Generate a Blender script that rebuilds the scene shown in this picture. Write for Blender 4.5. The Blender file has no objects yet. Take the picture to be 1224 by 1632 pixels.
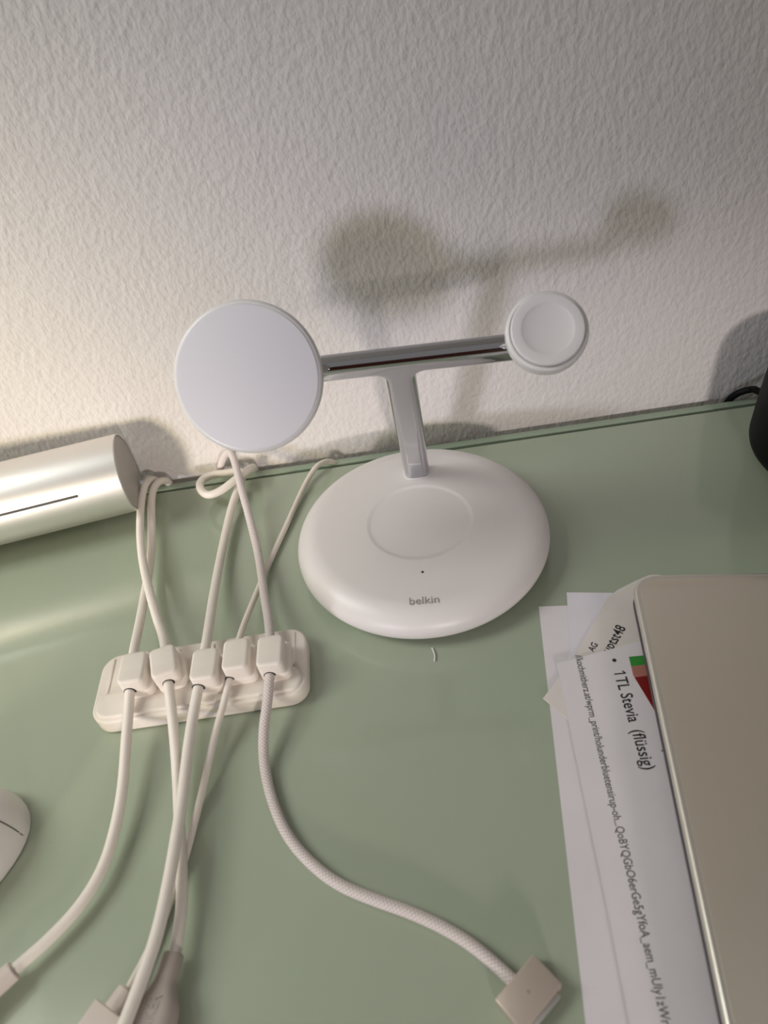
import bpy, bmesh, math, random
from mathutils import Vector, Matrix, noise

# ------------------------------------------------------------------ camera, world, lights, exposure
sc = bpy.context.scene
col = sc.collection
S = 0.001                                   # all lengths below are millimetres
R = math.radians

pitch, roll, yaw = R(42.9065), R(-10.2371), R(-2.9703)
cam_pos = Vector((-3.222, -244.457, 254.244)) * S
fw = Vector((math.sin(yaw)*math.cos(pitch), math.cos(yaw)*math.cos(pitch), -math.sin(pitch)))
rt = fw.cross(Vector((0, 0, 1))).normalized()
up = rt.cross(fw)
rt2 = rt*math.cos(roll) + up*math.sin(roll)
up2 = up*math.cos(roll) - rt*math.sin(roll)
M = Matrix((rt2, up2, -fw)).transposed().to_4x4()
M.translation = cam_pos
cd = bpy.data.cameras.new('camera')
cd.sensor_fit = 'VERTICAL'
cd.sensor_height = 36.0
cd.lens = 1150/1632*36
cd.clip_start = 0.01
cd.dof.use_dof = True
cd.dof.focus_distance = 0.335
cd.dof.aperture_fstop = 11.0
cam = bpy.data.objects.new('camera', cd)
col.objects.link(cam)
cam.matrix_world = M
sc.camera = cam

sc.view_settings.view_transform = 'Standard'
sc.view_settings.look = 'None'
sc.view_settings.gamma = 1.0
sc.view_settings.exposure = 0.0
sc.view_settings.use_curve_mapping = False

world = bpy.data.worlds.new('world')
sc.world = world
world.use_nodes = True
bg = world.node_tree.nodes['Background']
bg.inputs[0].default_value = (1.0, 0.96, 0.93, 1)
bg.inputs[1].default_value = 0.21

def look(o, loc, tgt):
    o.location = loc
    o.rotation_euler = (Vector(tgt)-Vector(loc)).to_track_quat('-Z', 'Y').to_euler()

def lamp(name, kind, loc, tgt, power, colr, **kw):
    d = bpy.data.lights.new(name, kind)
    d.energy = power
    d.color = colr
    for k, v in kw.items():
        setattr(d, k, v)
    o = bpy.data.objects.new(name, d)
    col.objects.link(o)
    look(o, loc, tgt)
    return o

# window light from the front left, low over the desk: throws the stand's shadow onto the wall
lamp('key_lamp', 'SPOT', (-1.05, -1.60, 0.26), (-0.10, 0.08, 0.07), 46.5, (0.84, 0.82, 1.0),
     shadow_soft_size=0.13, spot_size=R(14.6), spot_blend=0.5)
# added unseen warm spot, left and a little higher: light pool low on wall
lamp('added_warm_spot', 'SPOT', (-0.73, -1.10, 0.32), (-0.30, 0.08, -0.02), 48.0, (1.0, 0.87, 0.60),
     shadow_soft_size=0.10, spot_size=R(27), spot_blend=1.0)
# unseen spot added behind the camera, tilted down to brighten the lower wall
lamp('added_low_spot', 'SPOT', (0.15, -1.20, 0.25), (0.15, -0.9644, 0.0), 18.8, (1.0, 0.90, 0.85),
     shadow_soft_size=0.05, spot_size=R(82), spot_blend=0.16)
# daylight from the window side, upper left
lamp('window_light', 'AREA', (-0.74, 0.0, 0.72), (-0.1, -0.10, 0.0), 6.1, (0.99, 1.0, 0.93),
     shape='RECTANGLE', size=0.45, size_y=0.45)

# ------------------------------------------------------------------ materials
def mat(name, colr, rough=0.5, metal=0.0, spec=0.5, coat=0.0, bump=None, mottle=0.0, mscale=60, sss=0.0):
    m = bpy.data.materials.new(name)
    m.use_nodes = True
    nt = m.node_tree
    b = nt.nodes['Principled BSDF']
    b.inputs['Base Color'].default_value = (*colr, 1)
    b.inputs['Roughness'].default_value = rough
    b.inputs['Metallic'].default_value = metal
    b.inputs['Specular IOR Level'].default_value = spec
    b.inputs['Coat Weight'].default_value = coat
    if sss:
        b.inputs['Subsurface Weight'].default_value = sss
        b.inputs['Subsurface Scale'].default_value = 0.002
    tc = nt.nodes.new('ShaderNodeTexCoord')
    if mottle:
        n = nt.nodes.new('ShaderNodeTexNoise')
        n.inputs['Scale'].default_value = mscale
        n.inputs['Detail'].default_value = 4
        nt.links.new(tc.outputs['Object'], n.inputs['Vector'])
        r = nt.nodes.new('ShaderNodeValToRGB')
        r.color_ramp.elements[0].position = 0.3
        r.color_ramp.elements[1].position = 0.7
        r.color_ramp.elements[0].color = (*[c*(1-mottle) for c in colr], 1)
        r.color_ramp.elements[1].color = (*[min(1, c*(1+mottle*.5)) for c in colr], 1)
        nt.links.new(n.outputs['Fac'], r.inputs['Fac'])
        nt.links.new(r.outputs['Color'], b.inputs['Base Color'])
    if bump:
        scale, strength, dist = bump
        n = nt.nodes.new('ShaderNodeTexNoise')
        n.inputs['Scale'].default_value = scale
        n.inputs['Detail'].default_value = 2
        nt.links.new(tc.outputs['Object'], n.inputs['Vector'])
        bp = nt.nodes.new('ShaderNodeBump')
        bp.inputs['Strength'].default_value = strength
        bp.inputs['Distance'].default_value = dist
        nt.links.new(n.outputs['Fac'], bp.inputs['Height'])
        nt.links.new(bp.outputs['Normal'], b.inputs['Normal'])
    return m

MATTE_WHITE = mat('matte_white_plastic', (0.74, 0.705, 0.69), 0.38, bump=(2500, .05, .0002))
PAD_WHITE = mat('soft_white_pad', (0.75, 0.73, 0.76), 0.5)
WATCH_WHITE = mat('white_watch_disc', (0.80, 0.765, 0.77), 0.35)
GLOSS_WHITE = mat('satin_white_plastic', (0.80, 0.78, 0.77), 0.28)
CHROME = mat('polished_chrome', (0.58, 0.58, 0.61), 0.045, metal=1.0)
LOGO = mat('grey_logo_print', (0.33, 0.30, 0.30), 0.5)
BLACK = mat('black_plastic', (0.0025, 0.0025, 0.003), 0.5, spec=.12)
HOLE = mat('dark_hole', (0.01, 0.01, 0.01), 0.7)
SILICONE = mat('cream_silicone', (0.80, 0.74, 0.67), 0.55, mottle=.06, mscale=90)
CORD = mat('cream_rubber_cord', (0.82, 0.76, 0.69), 0.45)
CORD2 = mat('warm_white_rubber_cord', (0.77, 0.71, 0.64), 0.5)
PLUGM = mat('cream_plug_plastic', (0.66, 0.58, 0.53), 0.45)
DARKPLUG = mat('taupe_plug_plastic', (0.44, 0.385, 0.345), 0.5)
ALU = mat('brushed_aluminium', (0.78, 0.76, 0.74), 0.44, metal=1.0)
ALUCAP = mat('grey_metal_cap', (0.52, 0.49, 0.46), 0.42, metal=.6)
SEAM = mat('dark_seam', (0.06, 0.055, 0.05), 0.6)
LID = mat('champagne_aluminium', (0.70, 0.635, 0.54), 0.28, metal=.72)
UNDERSIDE = mat('painted_shade_underside', (0.07, 0.06, 0.065), 0.5, metal=.3)  # darkened to stand for the shadow line below the lid
RIM = mat('pale_aluminium_rim', (0.80, 0.77, 0.70), 0.35, metal=.85)
PLUGMETAL = mat('champagne_plug_metal', (0.62, 0.53, 0.46), 0.4, metal=.55)
MOUSE = mat('white_mouse_plastic', (0.84, 0.79, 0.76), 0.38)
INK = mat('black_ink', (0.02, 0.02, 0.022), 0.7)
GREYINK = mat('grey_ink', (0.10, 0.095, 0.10), 0.7)
FAINTINK = mat('faint_ink', (0.42, 0.40, 0.42), 0.7)
PAPER = mat('white_paper', (0.76, 0.72, 0.755), 0.85, spec=.2, mottle=.03, mscale=40)
PAPER2 = mat('cool_white_paper', (0.76, 0.73, 0.79), 0.85, spec=.2, mottle=.03, mscale=40)
CREAM = mat('cream_paper', (0.75, 0.70, 0.67), 0.7, spec=.3, mottle=.06, mscale=60)
WOOD = mat('brown_floor', (0.20, 0.10, 0.06), 0.4, mottle=.25, mscale=6)
RED_REFLECT = mat('red_brown_reflection', (0.16, 0.035, 0.022), 0.6, mottle=.2, mscale=3)  # red tint invented for the stripe mirrored in the chrome bar
LEG = mat('grey_steel', (0.35, 0.35, 0.35), 0.35, metal=1.0)

# rough-rolled plaster wall: stretched bumps, a few millimetres each
def wall_mat():
    m = mat('plaster_wall', (0.76, 0.725, 0.70), 0.9, spec=.15)
    nt = m.node_tree
    b = nt.nodes['Principled BSDF']
    tc = nt.nodes['Texture Coordinate']
    mp = nt.nodes.new('ShaderNodeMapping')
    mp.inputs['Rotation'].default_value = (0, R(14), 0)
    mp.inputs['Scale'].default_value = (1.0, 1.0, 0.68)
    nt.links.new(tc.outputs['Object'], mp.inputs['Vector'])
    prev = None
    for scale, dist, detail in ((400, .0010, 2.0), (130, .0006, 1)):
        n = nt.nodes.new('ShaderNodeTexNoise')
        n.inputs['Scale'].default_value = scale
        n.inputs['Detail'].default_value = detail
        nt.links.new(mp.outputs['Vector'], n.inputs['Vector'])
        bp = nt.nodes.new('ShaderNodeBump')
        bp.inputs['Strength'].default_value = 0.62
        bp.inputs['Distance'].default_value = dist
        nt.links.new(n.outputs['Fac'], bp.inputs['Height'])
        if prev:
            nt.links.new(prev.outputs['Normal'], bp.inputs['Normal'])
        prev = bp
    nt.links.new(prev.outputs['Normal'], b.inputs['Normal'])
    return m
WALL = wall_mat()

# back-painted sage green glass
GLASS = mat('sage_green_glass', (0.39, 0.45, 0.345), 0.10, spec=.55, mottle=.03, mscale=8)
GLASS_EDGE = mat('green_glass_edge', (0.30, 0.37, 0.28), 0.15, spec=.5)

def braid_mat():
    m = bpy.data.materials.new('woven_cord')
    m.use_nodes = True
    nt = m.node_tree
    b = nt.nodes['Principled BSDF']
    b.inputs['Roughness'].default_value = 0.8
    uv = nt.nodes.new('ShaderNodeUVMap')
    sp = nt.nodes.new('ShaderNodeSeparateXYZ')
    nt.links.new(uv.outputs['UV'], sp.inputs['Vector'])
    def mth(op, a, b_):
        n = nt.nodes.new('ShaderNodeMath')
        n.operation = op
        for i, v in enumerate((a, b_)):
            if isinstance(v, (int, float)):
                n.inputs[i].default_value = v
            elif v is not None:
                nt.links.new(v, n.inputs[i])
        return n.outputs[0]
    a = mth('MULTIPLY', sp.outputs['X'], 2*math.pi*7)
    l = mth('MULTIPLY', sp.outputs['Y'], 2*math.pi/1.35)
    s1 = mth('SINE', a, None)
    s2 = mth('SINE', l, None)
    h = mth('MULTIPLY', s1, s2)
    h2 = mth('ADD', mth('MULTIPLY', h, .5), .5)
    r = nt.nodes.new('ShaderNodeValToRGB')
    r.color_ramp.elements[0].color = (0.55, 0.475, 0.455, 1)
    r.color_ramp.elements[1].color = (0.78, 0.715, 0.69, 1)
    r.color_ramp.elements[0].position = .2
    r.color_ramp.elements[1].position = .75
    nt.links.new(h2, r.inputs['Fac'])
    nt.links.new(r.outputs['Color'], b.inputs['Base Color'])
    bp = nt.nodes.new('ShaderNodeBump')
    bp.inputs['Strength'].default_value = .5
    bp.inputs['Distance'].default_value = .0002
    nt.links.new(h2, bp.inputs['Height'])
    nt.links.new(bp.outputs['Normal'], b.inputs['Normal'])
    return m
BRAID = braid_mat()

# ------------------------------------------------------------------ mesh helpers (millimetres in, metres out)
def link(name, me, m, parent=None, smooth=True, angle=35):
    if smooth:
        for p_ in me.polygons:
            p_.use_smooth = True
        me.set_sharp_from_angle(angle=R(angle))
    o = bpy.data.objects.new(name, me)
    col.objects.link(o)
    if m:
        me.materials.append(m)
    if parent:
        o.parent = parent
        o.matrix_parent_inverse = Matrix.Translation(parent.location).inverted()
    return o

def from_bm(name, bm, m, parent=None, xf=None, smooth=True, angle=35):
    if xf is not None:
        bmesh.ops.transform(bm, matrix=xf, verts=bm.verts)
    bmesh.ops.recalc_face_normals(bm, faces=bm.faces)
    bmesh.ops.scale(bm, vec=(S, S, S), verts=bm.verts)
    me = bpy.data.meshes.new(name)
    bm.to_mesh(me)
    bm.free()
    return link(name, me, m, parent, smooth, angle)

def empty(name, loc, label, cat, group=None):
    o = bpy.data.objects.new(name, None)
    o.empty_display_size = .01
    col.objects.link(o)
    o.location = Vector(loc)*S
    tag(o, label, cat, group)
    return o

def tag(o, label, cat, group=None):
    o['label'] = label
    o['category'] = cat
    if group:
        o['group'] = group
    return o

def structure(o):
    o['kind'] = 'structure'
    return o

def T(x, y, z, rz=0):
    return Matrix.Translation((x, y, z)) @ Matrix.Rotation(rz, 4, 'Z')

def box(x0, x1, y0, y1, z0, z1, bev=0, seg=3):
    bm = bmesh.new()
    bmesh.ops.create_cube(bm, size=1)
    for v in bm.verts:
        v.co = Vector((x0+(v.co.x+.5)*(x1-x0), y0+(v.co.y+.5)*(y1-y0), z0+(v.co.z+.5)*(z1-z0)))
    if bev:
        bmesh.ops.bevel(bm, geom=bm.edges[:], offset=bev, segments=seg, profile=.5, affect='EDGES')
    return bm

def lathe(prof, n=96):
    """profile of (radius, z), from axis to axis"""
    bm = bmesh.new()
    rings = []
    for r, z in prof:
        if r < 1e-6:
            rings.append([bm.verts.new((0, 0, z))])
        else:
            rings.append([bm.verts.new((r*math.cos(2*math.pi*i/n), r*math.sin(2*math.pi*i/n), z)) for i in range(n)])
    for a, b in zip(rings, rings[1:]):
        for i in range(n):
            j = (i+1) % n
            if len(a) == 1 and len(b) == 1:
                continue
            if len(a) == 1:
                bm.faces.new((a[0], b[i], b[j]))
            elif len(b) == 1:
                bm.faces.new((a[i], b[0], a[j]))
            else:
                bm.faces.new((a[i], b[i], b[j], a[j]))
    return bm

def arc(cx, cz, rx, rz, a0, a1, n):
    return [(cx+rx*math.cos(R(a0+(a1-a0)*i/n)), cz+rz*math.sin(R(a0+(a1-a0)*i/n))) for i in range(n+1)]

def rrect(w, h, r, n=8):
    pts = []
    for sx, sy, a in ((1, 1, 0), (-1, 1, 90), (-1, -1, 180), (1, -1, 270)):
        for i in range(n+1):
            t = R(a+90*i/n)
            pts.append((sx*(w/2-r)+r*math.cos(t), sy*(h/2-r)+r*math.sin(t)))
    return pts

def slab(pts, levels):
    """stack outline pts at (inset, z) levels; outline scaled about its normals by inset"""
    bm = bmesh.new()
    n = len(pts)
    P = [Vector(q) for q in pts]
    area = sum(P[i].x*P[(i+1) % n].y-P[(i+1) % n].x*P[i].y for i in range(n))
    sgn = 1 if area > 0 else -1
    nor = []
    for i in range(n):
        e = P[(i+1) % n]-P[i-1]
        e.normalize()
        nor.append(Vector((e.y, -e.x))*sgn)
    rings = []
    for ins, z in levels:
        rings.append([bm.verts.new((P[i].x-nor[i].x*ins, P[i].y-nor[i].y*ins, z)) for i in range(n)])
    for a, b in zip(rings, rings[1:]):
        for i in range(n):
            j = (i+1) % n
            bm.faces.new((a[i], a[j], b[j], b[i]))
    bm.faces.new(rings[0][::-1])
    bm.faces.new(rings[-1])
    return bm

def round_levels(z0, z1, r0, r1, n=5):
    lv = []
    for i in range(n+1):
        t = R(90*i/n)
        lv.append((r0*(1-math.sin(t)), z0+r0*(1-math.cos(t))))
    for i in range(n+1):
        t = R(90*i/n)
        lv.append((r1*(1-math.cos(t)), z1-r1*(1-math.sin(t))))
    return lv

def spline(pts, sub=10):
    P = [Vector(q) for q in pts]
    P = [P[0]*2-P[1]]+P+[P[-1]*2-P[-2]]
    out = []
    for i in range(1, len(P)-2):
        p0, p1, p2, p3 = P[i-1:i+3]
        # centripetal Catmull-Rom
        d = [max(1e-3, (b-a).length)**.5 for a, b in ((p0, p1), (p1, p2), (p2, p3))]
        t0, t1 = 0, d[0]
        t2, t3 = t1+d[1], t1+d[1]+d[2]
        for k in range(sub):
            t = t1+(t2-t1)*k/sub
            a1 = p0*((t1-t)/(t1-t0))+p1*((t-t0)/(t1-t0))
            a2 = p1*((t2-t)/(t2-t1))+p2*((t-t1)/(t2-t1))
            a3 = p2*((t3-t)/(t3-t2))+p3*((t-t2)/(t3-t2))
            b1 = a1*((t2-t)/(t2-t0))+a2*((t-t0)/(t2-t0))
            b2 = a2*((t3-t)/(t3-t1))+a3*((t-t1)/(t3-t1))
            out.append(b1*((t2-t)/(t2-t1))+b2*((t-t1)/(t2-t1)))
    out.append(P[-2].copy())
    # light smoothing
    for _ in range(6):
        out = [out[0]]+[(out[i-1]+out[i]*2+out[i+1])/4 for i in range(1, len(out)-1)]+[out[-1]]
    return out

def tube(name, pts, r, m, parent, nseg=16, sub=10):
    path = spline(pts, sub) if sub else [Vector(q) for q in pts]
    bm = bmesh.new()
    uvl = bm.loops.layers.uv.new('UVMap')
    up_ = Vector((0, 0, 1))
    rings, lens, acc = [], [], 0
    tan = (path[1]-path[0]).normalized()
    nrm = (up_-tan*up_.dot(tan))
    if nrm.length < .05:
        nrm = Vector((1, 0, 0))-tan*tan.x
    nrm.normalize()
    for i, q in enumerate(path):
        tn = (path[min(i+1, len(path)-1)]-path[max(i-1, 0)]).normalized()
        nrm = (nrm-tn*nrm.dot(tn)).normalized()
        bn = tn.cross(nrm)
        if i:
            acc += (q-path[i-1]).length
        lens.append(acc)
        rr = r(acc) if callable(r) else r
        rings.append([bm.verts.new(q+(nrm*math.cos(2*math.pi*k/nseg)+bn*math.sin(2*math.pi*k/nseg))*rr) for k in range(nseg)])
    for i in range(len(rings)-1):
        for k in range(nseg):
            j = (k+1) % nseg
            f = bm.faces.new((rings[i][k], rings[i][j], rings[i+1][j], rings[i+1][k]))
            for lp, (uu, vv) in zip(f.loops, ((k, i), (k+1, i), (k+1, i+1), (k, i+1))):
                lp[uvl].uv = (uu/nseg, lens[vv])
    bm.faces.new(rings[0][::-1])
    bm.faces.new(rings[-1])
    return from_bm(name, bm, m, parent, angle=60)

def frame(origin, xdir, zdir):
    z = Vector(zdir).normalized()
    x = Vector(xdir)
    x = (x-z*x.dot(z)).normalized()
    y = z.cross(x)
    mt = Matrix((x, y, z)).transposed().to_4x4()
    mt.translation = Vector(origin)
    return mt

def text(name, s, width, origin, xdir, zdir, m, parent, thick=0.04, offset=0.0, height=None, tall=1.0):
    cu = bpy.data.curves.new(name, 'FONT')
    cu.body = s
    cu.size = 1.0
    cu.offset = offset
    cu.resolution_u = 3
    to = bpy.data.objects.new(name, cu)
    col.objects.link(to)
    dg = bpy.context.evaluated_depsgraph_get()
    me = bpy.data.meshes.new_from_object(to.evaluated_get(dg))
    bpy.data.objects.remove(to)
    bpy.data.curves.remove(cu)
    xs = [v.co.x for v in me.vertices]
    ys = [v.co.y for v in me.vertices]
    k = width/(max(xs)-min(xs))
    ky = k*tall if height is None else height/(max(ys)-min(ys))
    mt = frame(origin, xdir, zdir)
    for v in me.vertices:
        v.co = (mt @ Vector(((v.co.x-min(xs))*k, v.co.y*ky, thick)))*S
    return link(name, me, m, parent, smooth=False)

# measured cord paths (mm, on and above the desk)
CABLES = {"A": [[-141.3, 80.6, -9.0], [-139.0, 79.4, -1.0], [-139.8, 76.5, 4.0], [-141.9, 73.6, 6.0], [-144.1, 65.5, 6.0], [-139.6, 36.4, 6.0], [-136.2, 13.0, 6.0], [-134.0, -11.9, 8.0], [-130.6, -37.0, 13.0], [-128.5, -53.4, 16.5], [-127.5, -67.9, 15.5], [-127.1, -78.8, 13.0], [-126.6, -91.3, 10.5], [-125.5, -108.3, 8.0], [-125.7, -121.9, 6.5], [-127.7, -136.7, 5.5], [-133.1, -148.2, 5.0], [-141.4, -157.9, 5.0], [-151.5, -166.9, 5.5]],
          "B": [[-148.1, 80.6, -9.0], [-145.6, 80.6, -1.0], [-145.5, 77.7, 5.0], [-147.0, 71.8, 9.0], [-147.6, 60.2, 9.5], [-143.3, 32.1, 11.0], [-137.3, 7.6, 12.0], [-129.5, -15.1, 14.0], [-121.5, -35.6, 16.0], [-115.3, -51.1, 17.0], [-112.0, -67.3, 15.5], [-109.1, -81.5, 13.0], [-106.4, -96.6, 10.0], [-104.2, -110.9, 7.5], [-101.7, -127.0, 6.0], [-98.7, -142.5, 6.0], [-97.2, -154.6, 6.0], [-97.4, -167.8, 6.0]],
          "C": [[-89.5, 80.6, -9.0], [-88.9, 80.6, 0.0], [-89.2, 70.3, 8.0], [-94.9, 60.5, 10.5], [-103.8, 53.2, 9.5], [-110.4, 52.2, 9.0], [-115.6, 59.5, 8.5], [-115.8, 67.6, 7.5], [-110.4, 72.0, 6.5], [-103.5, 72.0, 6.5], [-96.9, 72.0, 6.5], [-93.5, 71.0, 5.5], [-94.4, 60.9, 6.0], [-97.5, 45.2, 5.0], [-100.0, 11.2, 5.0], [-99.8, -20.5, 8.5], [-97.2, -55.0, 16.0], [-98.1, -73.1, 15.5], [-99.5, -86.1, 13.5], [-100.0, -101.5, 12.5], [-99.8, -118.5, 12.0], [-100.0, -132.0, 12.0], [-100.6, -148.4, 12.0], [-102.0, -163.3, 12.0], [-104.7, -175.1, 12.0], [-107.8, -186.2, 12.0], [-110.3, -194.6, 12.0]],
          "D": [[-39.5, 80.6, -9.0], [-41.6, 75.8, -1.0], [-45.9, 73.6, 3.0], [-51.2, 68.5, 5.0], [-57.2, 59.8, 3.0], [-67.2, 30.3, 2.0], [-75.8, 2.9, 2.0], [-81.3, -22.8, 5.0], [-83.3, -49.9, 14.0], [-85.1, -67.6, 15.0], [-87.9, -79.8, 12.0], [-91.7, -92.3, 8.0], [-94.9, -108.2, 4.5], [-97.9, -123.5, 2.0], [-100.0, -136.6, 1.8], [-103.3, -150.6, 1.8], [-107.5, -163.5, 2.0], [-112.3, -175.6, 3.5]],
          "E": [[-110.9, 80.6, -9.0], [-108.8, 79.3, 0.0], [-105.9, 77.5, 8.0], [-101.4, 76.8, 15.0], [-97.1, 73.6, 19.0], [-94.3, 65.9, 18.0], [-89.9, 46.1, 14.5], [-84.5, 23.3, 10.0], [-79.7, 0.6, 7.5], [-75.4, -25.3, 9.0], [-70.1, -51.6, 15.0], [-69.4, -70.4, 14.5], [-70.2, -81.1, 12.0], [-72.3, -93.7, 8.0], [-72.5, -104.7, 4.0], [-69.3, -118.6, 2.6], [-62.8, -133.2, 2.6], [-53.5, -144.5, 2.6], [-44.0, -152.1, 2.6], [-32.7, -157.9, 2.6], [-22.8, -162.4, 2.6], [-13.3, -167.5, 2.6], [-4.3, -173.8, 2.7], [2.3, -180.2, 3.0], [6.7, -185.1, 3.6]]}
SLOT_DEG, SLOT_LEN, SLOT_END = 20, 120, 22
MOUSE_X, MOUSE_Y, MOUSE_A = -206.5, -141, 40
SPK_X, SPK_Y = 213.0, 22.0


# ------------------------------------------------------------------ the room
YB, YW = 71.8, 83.0                          # groove near the desk's back edge; plaster wall
structure(from_bm('wall_back', box(-2600, 2400, YW, YW+120, -740, 1800), WALL, smooth=False))
structure(from_bm('floor', box(-2600, 2400, -2700, YW, -780, -740), WOOD, smooth=False))
structure(from_bm('wall_front', box(-2600, 2400, -2800, -2700, -740, 1800), RED_REFLECT, smooth=False))  # unseen, coloured only to redden the chrome's reflection

desk = empty('glass_desk', (0, -300, -740), 'sage green glass desktop under the chargers, cables and papers', 'desk')
def desk_part(name, bm, m):
    return from_bm(name, bm, m, desk)
desk_part('glass_top', box(-700, 700, -620, YB-.7, -9, 0, .4, 2), GLASS)
desk_part('back_groove', box(-700, 700, YB-.7, YB+1.6, -9, -3.5), SEAM)
desk_part('edge_strip', box(-700, 700, YB+1.6, YB+6.4, -9, -.1, .6, 2), GLASS_EDGE)
for lx in (-660, 660):
    for ly in (-580, 40):
        desk_part('leg', slab([(lx+a, ly+b) for a, b in rrect(40, 40, 6, 4)], [(0, -740), (0, -9)]), LEG)

# ------------------------------------------------------------------ three-way charging stand
PSI = -0.0694348
ax = Vector((math.sin(PSI), -math.cos(PSI), 0))        # towards the stand's front
bx = Vector((math.cos(PSI), math.sin(PSI), 0))         # along its bar
zz = Vector((0, 0, 1))
stand = empty('charging_stand', (0, 0, 0), 'white and chrome three-way charging stand with round base by the wall', 'charger')
H = 18.3
prof = [(0, 0), (50, 0), (52, .4)] + arc(48, 8.8, 12, 8.2, -62, 0, 8)[1:] + arc(47.5, 8.8, 12.5, 9.5, 0, 88, 14)[1:] + [(40, H), (25.6, H), (25.0, H-.04), (24.4, H-.2), (23.6, H-.42), (22.8, H-.5), (12, H-.55), (0, H-.55)]
base = from_bm('base', lathe(prof, 160), MATTE_WHITE, stand, angle=50)
text('logo', 'belkin', 12.6, ax*50.4-bx*6.2+zz*H, bx, zz, LOGO, base, .03, .012)
from_bm('status_light', lathe([(0, 0), (.62, 0), (.62, .04), (0, .04)], 20), HOLE, base, xf=Matrix.Translation(ax*32.7+zz*H))

# chrome T: outline drawn in the plane of the leaning stem, fillets at the joint, edges rounded over
foot = -ax*36.5 + zz*(H-3)
joint = -ax*36.5 + ax*40.0 + zz*107.4
sd = (joint-foot).normalized()
Ls = (joint-foot).length
ws, hb, xl, xr, fr = 6.3, 5.0, -50, 50, 4.0
half = []
def fillet(cx, cy, r, a0, a1, n=6):
    return [(cx+r*math.cos(R(a0+(a1-a0)*i/n)), cy+r*math.sin(R(a0+(a1-a0)*i/n))) for i in range(n+1)]
outl = [(-ws, 0), (ws, 0)] + fillet(ws+fr, Ls-hb-fr, fr, 180, 90) + [(xr, Ls-hb), (xr, Ls+hb), (xl, Ls+hb), (xl, Ls-hb)] + fillet(-ws-fr, Ls-hb-fr, fr, 90, 0)
tm = frame(foot, bx, bx.cross(sd))
front = bx.cross(sd)
dth = 4.2
bm = slab(outl, round_levels(-dth, dth, 3.0, 3.6, 9))
from_bm('chrome_arm', bm, CHROME, stand, xf=tm, angle=40)
from_bm('stem_collar', slab(rrect(14.4, 11.0, 3.5), [(0, 0), (0, .5), (.4, .8)]), GLOSS_WHITE, stand, xf=frame(foot+sd*3.6+Vector((0, 0, -1.0)), bx, zz))

# phone puck
pe = R(30)
pn = ax*math.cos(pe)+zz*math.sin(pe)
pc = Vector((-56.0, -13.6, 115.6))
pr = 28.0
pp = [(0, -9.0), (20, -9.0)] + arc(20, -4.4, 7.6, 4.6, -90, 0, 8)[1:] + arc(26.2, -2.0, 1.8, 2.0, 0, 80, 8)[0:] + [(24.0, 0.05), (0, 0.05)]
puck = from_bm('phone_pad', lathe(pp, 128), GLOSS_WHITE, stand, xf=frame(pc, bx, pn), angle=45)
from_bm('pad_face', lathe([(0, 0.05), (25.6, 0.05), (26.3, .1), (26.3, .3), (25.8, .42), (0, .45)], 128), PAD_WHITE, puck, xf=frame(pc, bx, pn), angle=30)
from_bm('mount', lathe([(0, -14), (6.5, -14), (8, -9), (0, -8.8)], 40), CHROME, stand, xf=frame(pc, bx, pn))

# watch puck
we = R(48)
wn = ax*math.cos(we)+zz*math.sin(we)
wc = Vector((52.4, -23.2, 122.9))
wp = [(0, -15)] + arc(5, -6.5, 9.4, 8.5, -90, 0, 10) + [(14.4, -4.4)] + arc(13.4, -2.9, 1.0, 1.0, 0, 90, 5) + [(13.15, -1.9), (13.05, -2.6), (0, -2.6)]
watch = from_bm('watch_pad', lathe(wp, 96), GLOSS_WHITE, stand, xf=frame(wc, bx, wn), angle=40)
wd = [(0, -2.7), (12.75, -2.7), (12.8, -.7)] + arc(12.2, -.7, .6, .7, 0, 90, 5)[1:] + [(9.4, 0.0), (9.1, -.06), (8.8, -.2), (8.4, -.34), (6, -.74), (3, -1.02), (0, -1.1)]
from_bm('watch_disc', lathe(wd, 96), WATCH_WHITE, watch, xf=frame(wc, bx, wn), angle=25)

# ------------------------------------------------------------------ cable organiser with five clips
tray = empty('cable_organiser', (-100.5, -63, 0), 'cream silicone cable organiser tray lying on the green glass desk', 'cable organiser')
TX = T(-100.5, -63.2, 0, R(1.0))
from_bm('tray', slab(rrect(90, 34, 8), round_levels(0, 8.6, 1.6, 1.4)), SILICONE, tray, xf=TX)
from_bm('pill_rim', slab(rrect(86, 12.0, 5.9, 10), round_levels(8.3, 9.9, .1, 1.0)), SILICONE, tray, xf=TX @ T(0, -9.4, 0))
for gx in (-40, -25.5, -11, 4, 18.5, 25, 39.5):
    from_bm('channel_rib', box(gx-.7, gx+.7, -3, 14.5, 8.3, 9.2, .4, 2), SILICONE, tray, xf=TX)

clips = [(-125.6, -64.3, 2), (-112.8, -63.2, 14), (-95.2, -67.4, 0), (-82.4, -64.6, 1), (-68.2, -65.3, 0)]
clip_words = ['leftmost cable clip, holding the cord that bends away to the left edge',
              'twisted cable clip, second from the left, holding the crossing cord',
              'middle cable clip of the five, set lowest on the tray',
              'cable clip second from the right, holding the thinnest cord',
              'rightmost cable clip, holding the woven braided cord']
def make_clip(first):
    root = empty('cable_clip', (0, 0, 0), 'clip', 'cable clip', 'clips on the cable organiser')
    if first is None:
        parts = [from_bm('clip_base', slab(rrect(12.6, 16.4, 3), round_levels(0, 6.0, .4, .8)), SILICONE, root),
                 from_bm('clip_cap', slab(rrect(10.8, 15.0, 2.4), round_levels(5.0, 13.0, 1.0, 1.3)), SILICONE, root)]
    else:
        parts = []
        for ch in first[1]:
            c = ch.copy()
            col.objects.link(c)
            c.parent = root
            parts.append(c)
    return root, parts
firstclip = None
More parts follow.
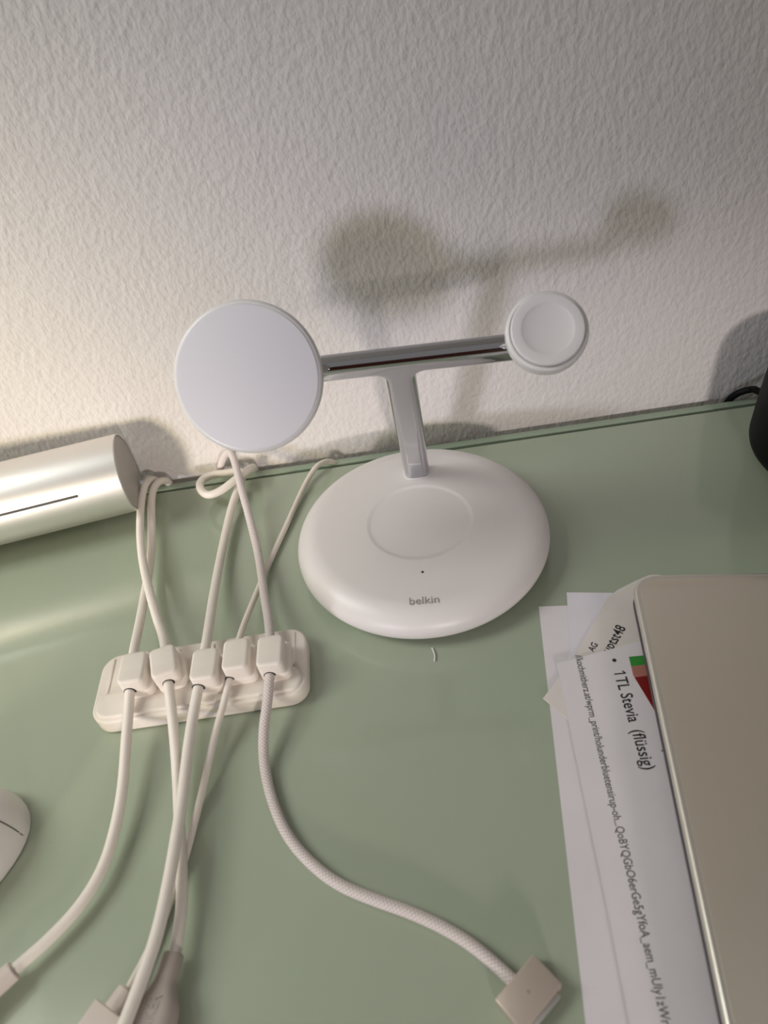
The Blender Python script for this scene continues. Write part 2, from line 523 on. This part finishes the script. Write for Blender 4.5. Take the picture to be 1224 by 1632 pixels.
for (cx_, cy_, a_), lab, key, hr in zip(clips, clip_words, 'ABCDE', (2.05, 2.0, 2.15, 1.42, 2.0)):
    c = make_clip(firstclip)
    if firstclip is None:
        firstclip = c
    c[0]['label'] = lab
    c[0].location = Vector((cx_, cy_, 8.4))*S
    c[0].rotation_euler = (0, 0, R(a_))
    for q in c[1]:
        q.matrix_parent_inverse = Matrix.Identity(4)
    c[1][0].location = Vector((.9, .6, 0))*S
    # opening around the cord on the cap's front face
    path = spline(CABLES[key])
    ca_, sa_ = math.cos(R(a_)), math.sin(R(a_))
    loc = [Vector(((q.x-cx_)*ca_+(q.y-cy_)*sa_, -(q.x-cx_)*sa_+(q.y-cy_)*ca_, q.z-8.4)) for q in path]
    hit = next(q1 for q1 in loc if q1.y < -7.45 and abs(q1.x) < 9)
    h = from_bm('cord_opening', lathe([(0, 0), (hr+.5, 0), (hr+.5, .12), (0, .12)], 24), HOLE, c[0], xf=frame((hit.x+.25, -7.42, hit.z+.25), (1, 0, 0), (0, -1, 0)))
    h.matrix_parent_inverse = Matrix.Identity(4)

# ------------------------------------------------------------------ cables
def cable(key, r, m, label, name='charging_cable'):
    pts = CABLES[key]
    root = empty(name, pts[-1], label, 'cable', 'cables through the organiser')
    tube('cord', pts, r, m, root)
    return root, [Vector(q) for q in pts]

rootA, pa = cable('A', 2.05, CORD, 'thick cream cable from leftmost clip curving to the lower left edge')
rootB, pb = cable('B', 2.0, CORD, 'cream cable from twisted clip ending in a bottle-shaped taupe plug')
rootC, pcb = cable('C', 2.15, CORD, 'thick cream cable looped at the wall, crossing on top of others below')
rootD, pd = cable('D', 1.42, CORD2, 'thin cream cable from right of the looped one to a boxy plug')
rootE, pE = cable('E', 2.0, BRAID, 'woven beige braided cable winding to a square metal plug')

def endframe(a, b, up_=(0, 0, 1)):
    """z axis runs along a->b, x axis sideways"""
    d = (b-a).normalized()
    side = d.cross(Vector(up_)).normalized()
    return frame(b, side, d)

# A: round strain relief and plug body leaving the frame
d = (pa[-1]-pa[-2]).normalized()
from_bm('strain_relief', lathe([(0, -1), (3.0, -1), (3.3, -.6), (3.5, 8), (3.6, 14), (0, 14)], 32), PLUGM, rootA, xf=endframe(pa[-2], pa[-1]))
from_bm('plug', slab(rrect(11, 6.2, 2.8), round_levels(12, 32, 1.2, .6)), PLUGM, rootA, xf=endframe(pa[-2], pa[-1]))

# B: bottle-shaped plug with raised lettering
bf = endframe(pb[-2], Vector((-97.8, -167.5, 6.0)))
bmv = bmesh.new()
secs = [(0, 2.9, 2.7), (.6, 3.2, 3.0), (6, 3.3, 3.1), (8.5, 3.8, 3.4), (11, 5.0, 3.8), (13.5, 6.3, 4.2), (16, 6.8, 4.4), (24, 7.0, 4.5), (38, 6.9, 4.4)]
rings = []
for zpos, hw, hh in secs:
    rings.append([bmv.verts.new((q[0], q[1], zpos)) for q in rrect(2*hw, 2*hh, hh*.85, 6)])
for a, b in zip(rings, rings[1:]):
    n = len(a)
    for i in range(n):
        bmv.faces.new((a[i], a[(i+1) % n], b[(i+1) % n], b[i]))
bmv.faces.new(rings[0]); bmv.faces.new(rings[-1])
bd = Vector((-101.4, -186.0, 6))-Vector((-97.8, -167.5, 6))
bd.normalize()
bf = frame(Vector((-97.8, -167.3, 6.0)), bd.cross(zz), bd)
plugB = from_bm('plug', bmv, DARKPLUG, rootB, xf=bf, angle=50)
text('embossed_letters', 'ANKER', 12.5, Vector((-97.8, -167.3, 10.45))+bd*24.5+bd.cross(zz)*-1.6, -bd, zz, mat('embossed_taupe', (0.36, 0.315, 0.29), .55), plugB, .06, 0, 3.4)

# D: collar and boxy plug
dd = (Vector((-121, -189, 3.8))-pd[-1]).normalized()
from_bm('strain_relief', lathe([(0, -1.5), (2.9, -1.5), (3.3, -1.1), (3.6, 5), (0, 5)], 32), PLUGM, rootD, xf=frame(pd[-1]+dd*1.0, dd.cross(zz), dd))
from_bm('plug', slab(rrect(13.0, 7.0, 1.3), round_levels(4.5, 30, .6, .4)), PLUGM, rootD, xf=frame(pd[-1]+dd*1.5, dd.cross(zz), dd))

# E: flat square metal plug
q0, q1, q2 = Vector((14.0, -179.1, 0)), Vector((20.6, -187.7, 0)), Vector((0.3, -189.6, 0))
e1 = (q1-q0)
e2 = (q2-q0)
e1 = e1-e2.normalized()*e1.dot(e2.normalized())
ctr = q0+e1*.5+e2*.5
w1, w2 = e1.length, e2.length
plugE = from_bm('plug', box(-w2/2, w2/2, -w1/2, w1/2, 0.2, 6.0, .5, 3), PLUGMETAL, rootE, xf=frame(ctr, e2, zz), angle=40)
from_bm('indicator', lathe([(0, 6.0), (.5, 6.0), (.5, 6.03), (0, 6.03)], 16), mat('dim_indicator', (0.33, .28, .25), .5), plugE, xf=frame(ctr, e2, zz))
nz = e1.normalized()
from_bm('connector_tip', box(-w2*.36, w2*.36, -1.6, 0, 1.6, 4.6, .3, 2), ALU, plugE, xf=frame(ctr+nz*(w1/2+1.4), e2, zz))

# ------------------------------------------------------------------ silver cylinder by the wall
ca = R(9.274)
cu_ = Vector((math.cos(ca), math.sin(ca), 0))
cr, cend = 21.0, Vector((-149.1, 59.76, 26.3))
cylr = empty('metal_cylinder', (-230, 46, 0), 'silver metal cylinder with a thin dark slot lying by the wall', 'cylinder')
LC = 210
cf = frame(cend-cu_*LC, zz, cu_)
from_bm('tube_shell', lathe([(0, 0), (cr-1, 0), (cr, 1), (cr, LC-.4), (cr-.4, LC), (cr-1.0, LC), (cr-1.0, LC-1.2), (0, LC-1.2)], 128), ALU, cylr, xf=cf, angle=40)
from_bm('end_cap', lathe([(0, LC-1.3), (cr-1.3, LC-1.3), (cr-1.3, LC-.3), (cr-1.8, LC), (0, LC+.1)], 96), ALUCAP, cylr, xf=cf, angle=30)
from_bm('end_ring', lathe([(cr-1.35, LC-1.25), (cr-.95, LC-1.25), (cr-.95, LC-.25), (cr-1.35, LC-.25), (cr-1.35, LC-1.25)], 96), SEAM, cylr, xf=cf, angle=30)
slot_a = R(SLOT_DEG)
sn = Vector((math.sin(ca), -math.cos(ca), 0))*math.cos(slot_a)+zz*math.sin(slot_a)
from_bm('slot', slab(rrect(SLOT_LEN, 1.3, .6, 5), [(0, -.8), (0, .08)]), SEAM, cylr, xf=frame(cend-cu_*(SLOT_END+SLOT_LEN/2)+sn*cr, cu_, sn))
from_bm('foot_rail', box(-90, 70, 4, 9, 0, 7.0, .6, 2), BLACK, cylr, xf=frame(Vector(((cend-cu_*100).x, (cend-cu_*100).y, 0)), cu_, zz))

# ------------------------------------------------------------------ white mouse at the left edge
mouse = empty('computer_mouse', (-190, -135, 0), 'smooth white rounded mouse with a seam, cut by the left edge', 'mouse')
def dome(a, b, hgt, cut0=-1, cut1=1, nu=48, nv=20):
    bm = bmesh.new()
    rows = []
    for j in range(nv+1):
        ph = R(90*j/nv)
        ring = []
        rr, z = math.cos(ph)**.62, hgt*math.sin(ph)**.9 if j else 0
        for i in range(nu):
            t = 2*math.pi*i/nu
            cx, sy = math.cos(t), math.sin(t)
            x = a*rr*math.copysign(abs(cx)**.85, cx)
            y = b*rr*math.copysign(abs(sy)**.9, sy)
            ring.append(bm.verts.new((x, y, z)))
        rows.append(ring)
    for a_, b_ in zip(rows, rows[1:]):
        for i in range(nu):
            k = (i+1) % nu
            bm.faces.new((a_[i], a_[k], b_[k], b_[i]))
    bmesh.ops.remove_doubles(bm, verts=bm.verts, dist=.01)
    bm.faces.new(rows[0][::-1])
    return bm
MX = T(MOUSE_X, MOUSE_Y, 0, R(MOUSE_A))
mo = from_bm('shell', dome(52, 25, 28), MOUSE, mouse, xf=MX @ T(0, 0, .4), angle=60)
# seam: thin dark ribbon hugging the shell across its width
sb = bmesh.new()
prev = None
def shell_z(x, y):
    def inside(zf):
        rr = math.cos(math.asin(min(1, zf**(1/.9))))**.62
        if rr < 1e-5:
            return False
        return (abs(x)/(52*rr))**(2/.85)+(abs(y)/(25*rr))**(2/.9) <= 1
    if not inside(0):
        return None
    lo, hi = 0.0, 1.0
    for _ in range(26):
        mid = (lo+hi)/2
        lo, hi = (mid, hi) if inside(mid) else (lo, mid)
    return lo*28+.5
sA, sB = Vector((22, 20)), Vector((50, -17.5))
sp_ = (sB-sA).normalized()
for i in range(81):
    q = sA+(sB-sA)*(i/80)
    row = []
    for d_ in (-.2, .2):
        x, y = q.x-sp_.y*d_, q.y+sp_.x*d_
        z_ = shell_z(x, y)
        if z_ is None:
            row = None
            break
        row.append(sb.verts.new((x, y, z_)))
    if row and prev:
        sb.faces.new((prev[0], prev[1], row[1], row[0]))
    prev = row
from_bm('seam', sb, SEAM, mouse, xf=MX)

# ------------------------------------------------------------------ black speaker at the right edge
spk = empty('black_speaker', (SPK_X, SPK_Y, 0), 'round black speaker cut off by the right edge of the picture', 'speaker')
spx = Matrix.Translation((SPK_X, SPK_Y, 0))
from_bm('body', lathe([(0, 0), (34, 0)] + arc(34, 10, 10, 10, -85, 0, 8) + [(43.6, 30)] + arc(27, 40, 16, 18, 0, 90, 12) + [(0, 58)], 96), BLACK, spk, xf=spx, angle=50)
from_bm('top_plate', lathe([(0, 58), (22, 58), (22.5, 58.4), (22, 58.8), (0, 58.9)], 64), BLACK, spk, xf=spx)
tube('power_cord', [(SPK_X-20, SPK_Y+38, 14), (SPK_X-24, 68, 12), (190, 74.0, 9.0), (184.0, 78.0, 4.5), (180.5, 80.2, -3), (180, 80.4, -30)], 1.9, BLACK, spk)

# ------------------------------------------------------------------ papers under the laptop
def sheet(name, poly, z, m, label, curl=.35, seed=0, th=.22, group='loose papers under the laptop'):
    """paper polygon (world mm), triangulated on a fine grid so that it can lift a little"""
    bm = bmesh.new()
    vs = [bm.verts.new((x, y, 0)) for x, y in poly]
    f = bm.faces.new(vs)
    xs = [p_[0] for p_ in poly]; ys = [p_[1] for p_ in poly]
    for axis, lo, hi in ((0, min(xs), max(xs)), (1, min(ys), max(ys))):
        c = lo+8
        while c < hi:
            pc_ = (c, 0, 0) if axis == 0 else (0, c, 0)
            pn_ = (1, 0, 0) if axis == 0 else (0, 1, 0)
            bmesh.ops.bisect_plane(bm, geom=bm.verts[:]+bm.edges[:]+bm.faces[:], plane_co=pc_, plane_no=pn_)
            c += 8
    for v in bm.verts:
        v.co.z = z+curl*(.5+.5*noise.noise(Vector((v.co.x*.03+seed, v.co.y*.03, seed))))
    top = bm.faces[:]
    if top[0].normal.z < 0:
        bmesh.ops.reverse_faces(bm, faces=top)
    bmesh.ops.recalc_face_normals(bm, faces=bm.faces)
    ext = bmesh.ops.extrude_face_region(bm, geom=bm.faces[:])
    for v in [g for g in ext['geom'] if isinstance(g, bmesh.types.BMVert)]:
        v.co.z -= th
    o = from_bm(name, bm, m, angle=20)
    if label:
        tag(o, label, 'paper', group)
    return o

sheet('paper_sheet', [(45.9, -46.0), (150, -60), (130, -252), (17.5, -252)], .24, PAPER,
      'lowest white sheet, its long left edge nearest the metal plug', .12, 1)
sheet('paper_sheet', [(59.5, -40.6), (80, -44.6), (150, -60), (140, -115), (48.5, -115), (52.6, -75)], .60, PAPER2,
      'white sheet with a square corner poking up behind the cream one', .12, 2)
p3 = sheet('cream_sheet', [(37.2, -91.6), (46.4, -82.0), (54.1, -74.0), (64.5, -61.2), (73.2, -49.9), (77, -45.9), (81.6, -43.2), (90, -39.8), (97.1, -37.6), (101, -38), (140, -70), (130, -130), (62, -128)], .98, CREAM,
      'cream slanted sheet lettered in black, its tip showing at the left', .15, 3)
p4 = sheet('recipe_sheet', [(46.2, -76.8), (61.6, -74.7), (81.2, -71.6), (140, -70), (130, -250), (33.0, -250), (40.0, -166)], 1.40, PAPER,
      'topmost white printed recipe sheet with the 1 TL Stevia line', .10, 4)
ZT = 1.53
dURL = Vector((-8.5, -124.6, 0)).normalized()
text('web_address', '//kochmitherz.at/wprm_print/holunderbluetensirup-oh...QoBYQGbO6erGe5gYfoA_aem_mUIy1zWrYNsiI', 132, (54.4, -74.2, ZT), dURL, zz, GREYINK, p4, .0, .008, tall=1.3)
text('ingredient_line', 'TL Stevia  (flüssig)', 38.6, (66.85, -86.9, ZT), (-.045, -1, 0), zz, INK, p4, .0, .01, tall=1.22)
one = bmesh.new()
for quad in ([(1.05, 0), (1.6, 0), (1.6, 4.5), (1.05, 4.5)], [(1.05, 4.5), (1.3, 4.5), (1.05, 3.75), (0.1, 3.2), (0.1, 3.75)]):
    one.faces.new([one.verts.new((x, y, .0)) for x, y in quad])
from_bm('digit_one', one, INK, p4, xf=frame((67.0, -84.0, ZT), (-.045, -1, 0), zz), smooth=False)
from_bm('bullet', lathe([(0, 0), (.8, 0), (.8, .03), (0, .03)], 20), INK, p4, xf=Matrix.Translation((68.9, -79.0, ZT)))
text('hidden_line', 'us pflan', 15.5, (75.5, -113.0, ZT), (-.045, -1, 0), zz, INK, p4, .0, .01, tall=1.22)
text('lettering', 'uptst48', 15.0, (68.4, -75.4, 1.16), (.66, .75, 0), zz, INK, p3, .0, .012, tall=1.2)
text('lettering', 'AG', 4.4, (62.0, -73.6, 1.16), (.66, .75, 0), zz, INK, p3, .0, .012, tall=1.2)

# printed card with colour bands
def card_mat():
    m = mat('banded_card', (.5, .02, .02), .5)
    nt = m.node_tree
    b = nt.nodes['Principled BSDF']
    sp = nt.nodes.new('ShaderNodeSeparateXYZ')
    nt.links.new(nt.nodes['Texture Coordinate'].outputs['Object'], sp.inputs['Vector'])
    mr = nt.nodes.new('ShaderNodeMapRange')
    mr.inputs['From Min'].default_value = -.130
    mr.inputs['From Max'].default_value = -.078
    nt.links.new(sp.outputs['Y'], mr.inputs['Value'])
    r = nt.nodes.new('ShaderNodeValToRGB')
    r.color_ramp.interpolation = 'CONSTANT'
    e = r.color_ramp.elements
    e[0].position = 0; e[0].color = (.20, .004, .004, 1)
    e[1].position = (130-88.2)/52; e[1].color = (.42, .17, .13, 1)
    n = e.new((130-83.2)/52); n.color = (.035, .27, .035, 1)
    nt.links.new(mr.outputs['Result'], r.inputs['Fac'])
    nt.links.new(r.outputs['Color'], b.inputs['Base Color'])
    return m
card = sheet('printed_card', [(74.9, -78.5), (104, -80), (100, -128), (81, -128), (73.9, -87)], 1.80, card_mat(), None, .05, 5, .25)
tag(card, 'small printed card, green over dark red, peeking from under the laptop', 'card')

# ------------------------------------------------------------------ closed laptop
lap = empty('closed_laptop', (200, -160, 2.1), 'closed champagne metal laptop resting on the papers', 'laptop')
la = R(-9.0)
lu = Vector((math.cos(la), math.sin(la), 0))
lv = Vector((math.sin(la), -math.cos(la), 0))
LW, LD = 304.0, 215.0
C0 = Vector((83.8, -48.4, 0))
lc = C0+lu*(LW/2)+lv*(LD/2)
LX = T(lc.x, lc.y, 0, la)
lb = from_bm('lower_case', slab(rrect(LW-.6, LD-.6, 9.8, 12), round_levels(3.1, 10.0, 4.5, .3)), UNDERSIDE, lap, xf=LX, angle=30)
from_bm('shadow_gap', slab(rrect(LW-1.0, LD-1.0, 9.6, 12), [(0, 9.9), (0, 12.3)]), BLACK, lap, xf=LX)  # black filler painting the shade between lid and case
lid = from_bm('lid', slab(rrect(LW, LD, 10, 12), round_levels(12.2, 16.0, .4, 1.2)), RIM, lap, xf=LX, angle=30)
from_bm('lid_panel', slab(rrect(LW-4.4, LD-4.4, 8.6, 12), [(0, 15.9), (0, 16.02), (.08, 16.06)]), LID, lid, xf=LX, angle=30)
for fx in (-1, 1):
    for fy in (-1, 1):
        from_bm('rubber_foot', lathe([(0, 1.9), (6, 1.9), (6.5, 2.4), (6.5, 3.2), (0, 3.2)], 24), BLACK, lb, xf=LX @ T(fx*(LW/2-22), fy*(LD/2-20), 0))

# ------------------------------------------------------------------ tiny scrap on the glass
scrap = tube('plastic_scrap', [(-2.9, -60.2, .45), (-2.4, -62.4, .6), (-2.2, -64.6, .6), (-2.7, -67.0, .45)], .4, MATTE_WHITE, None, 8, 6)
tag(scrap, 'tiny white curved scrap on the glass in front of the round base', 'scrap')
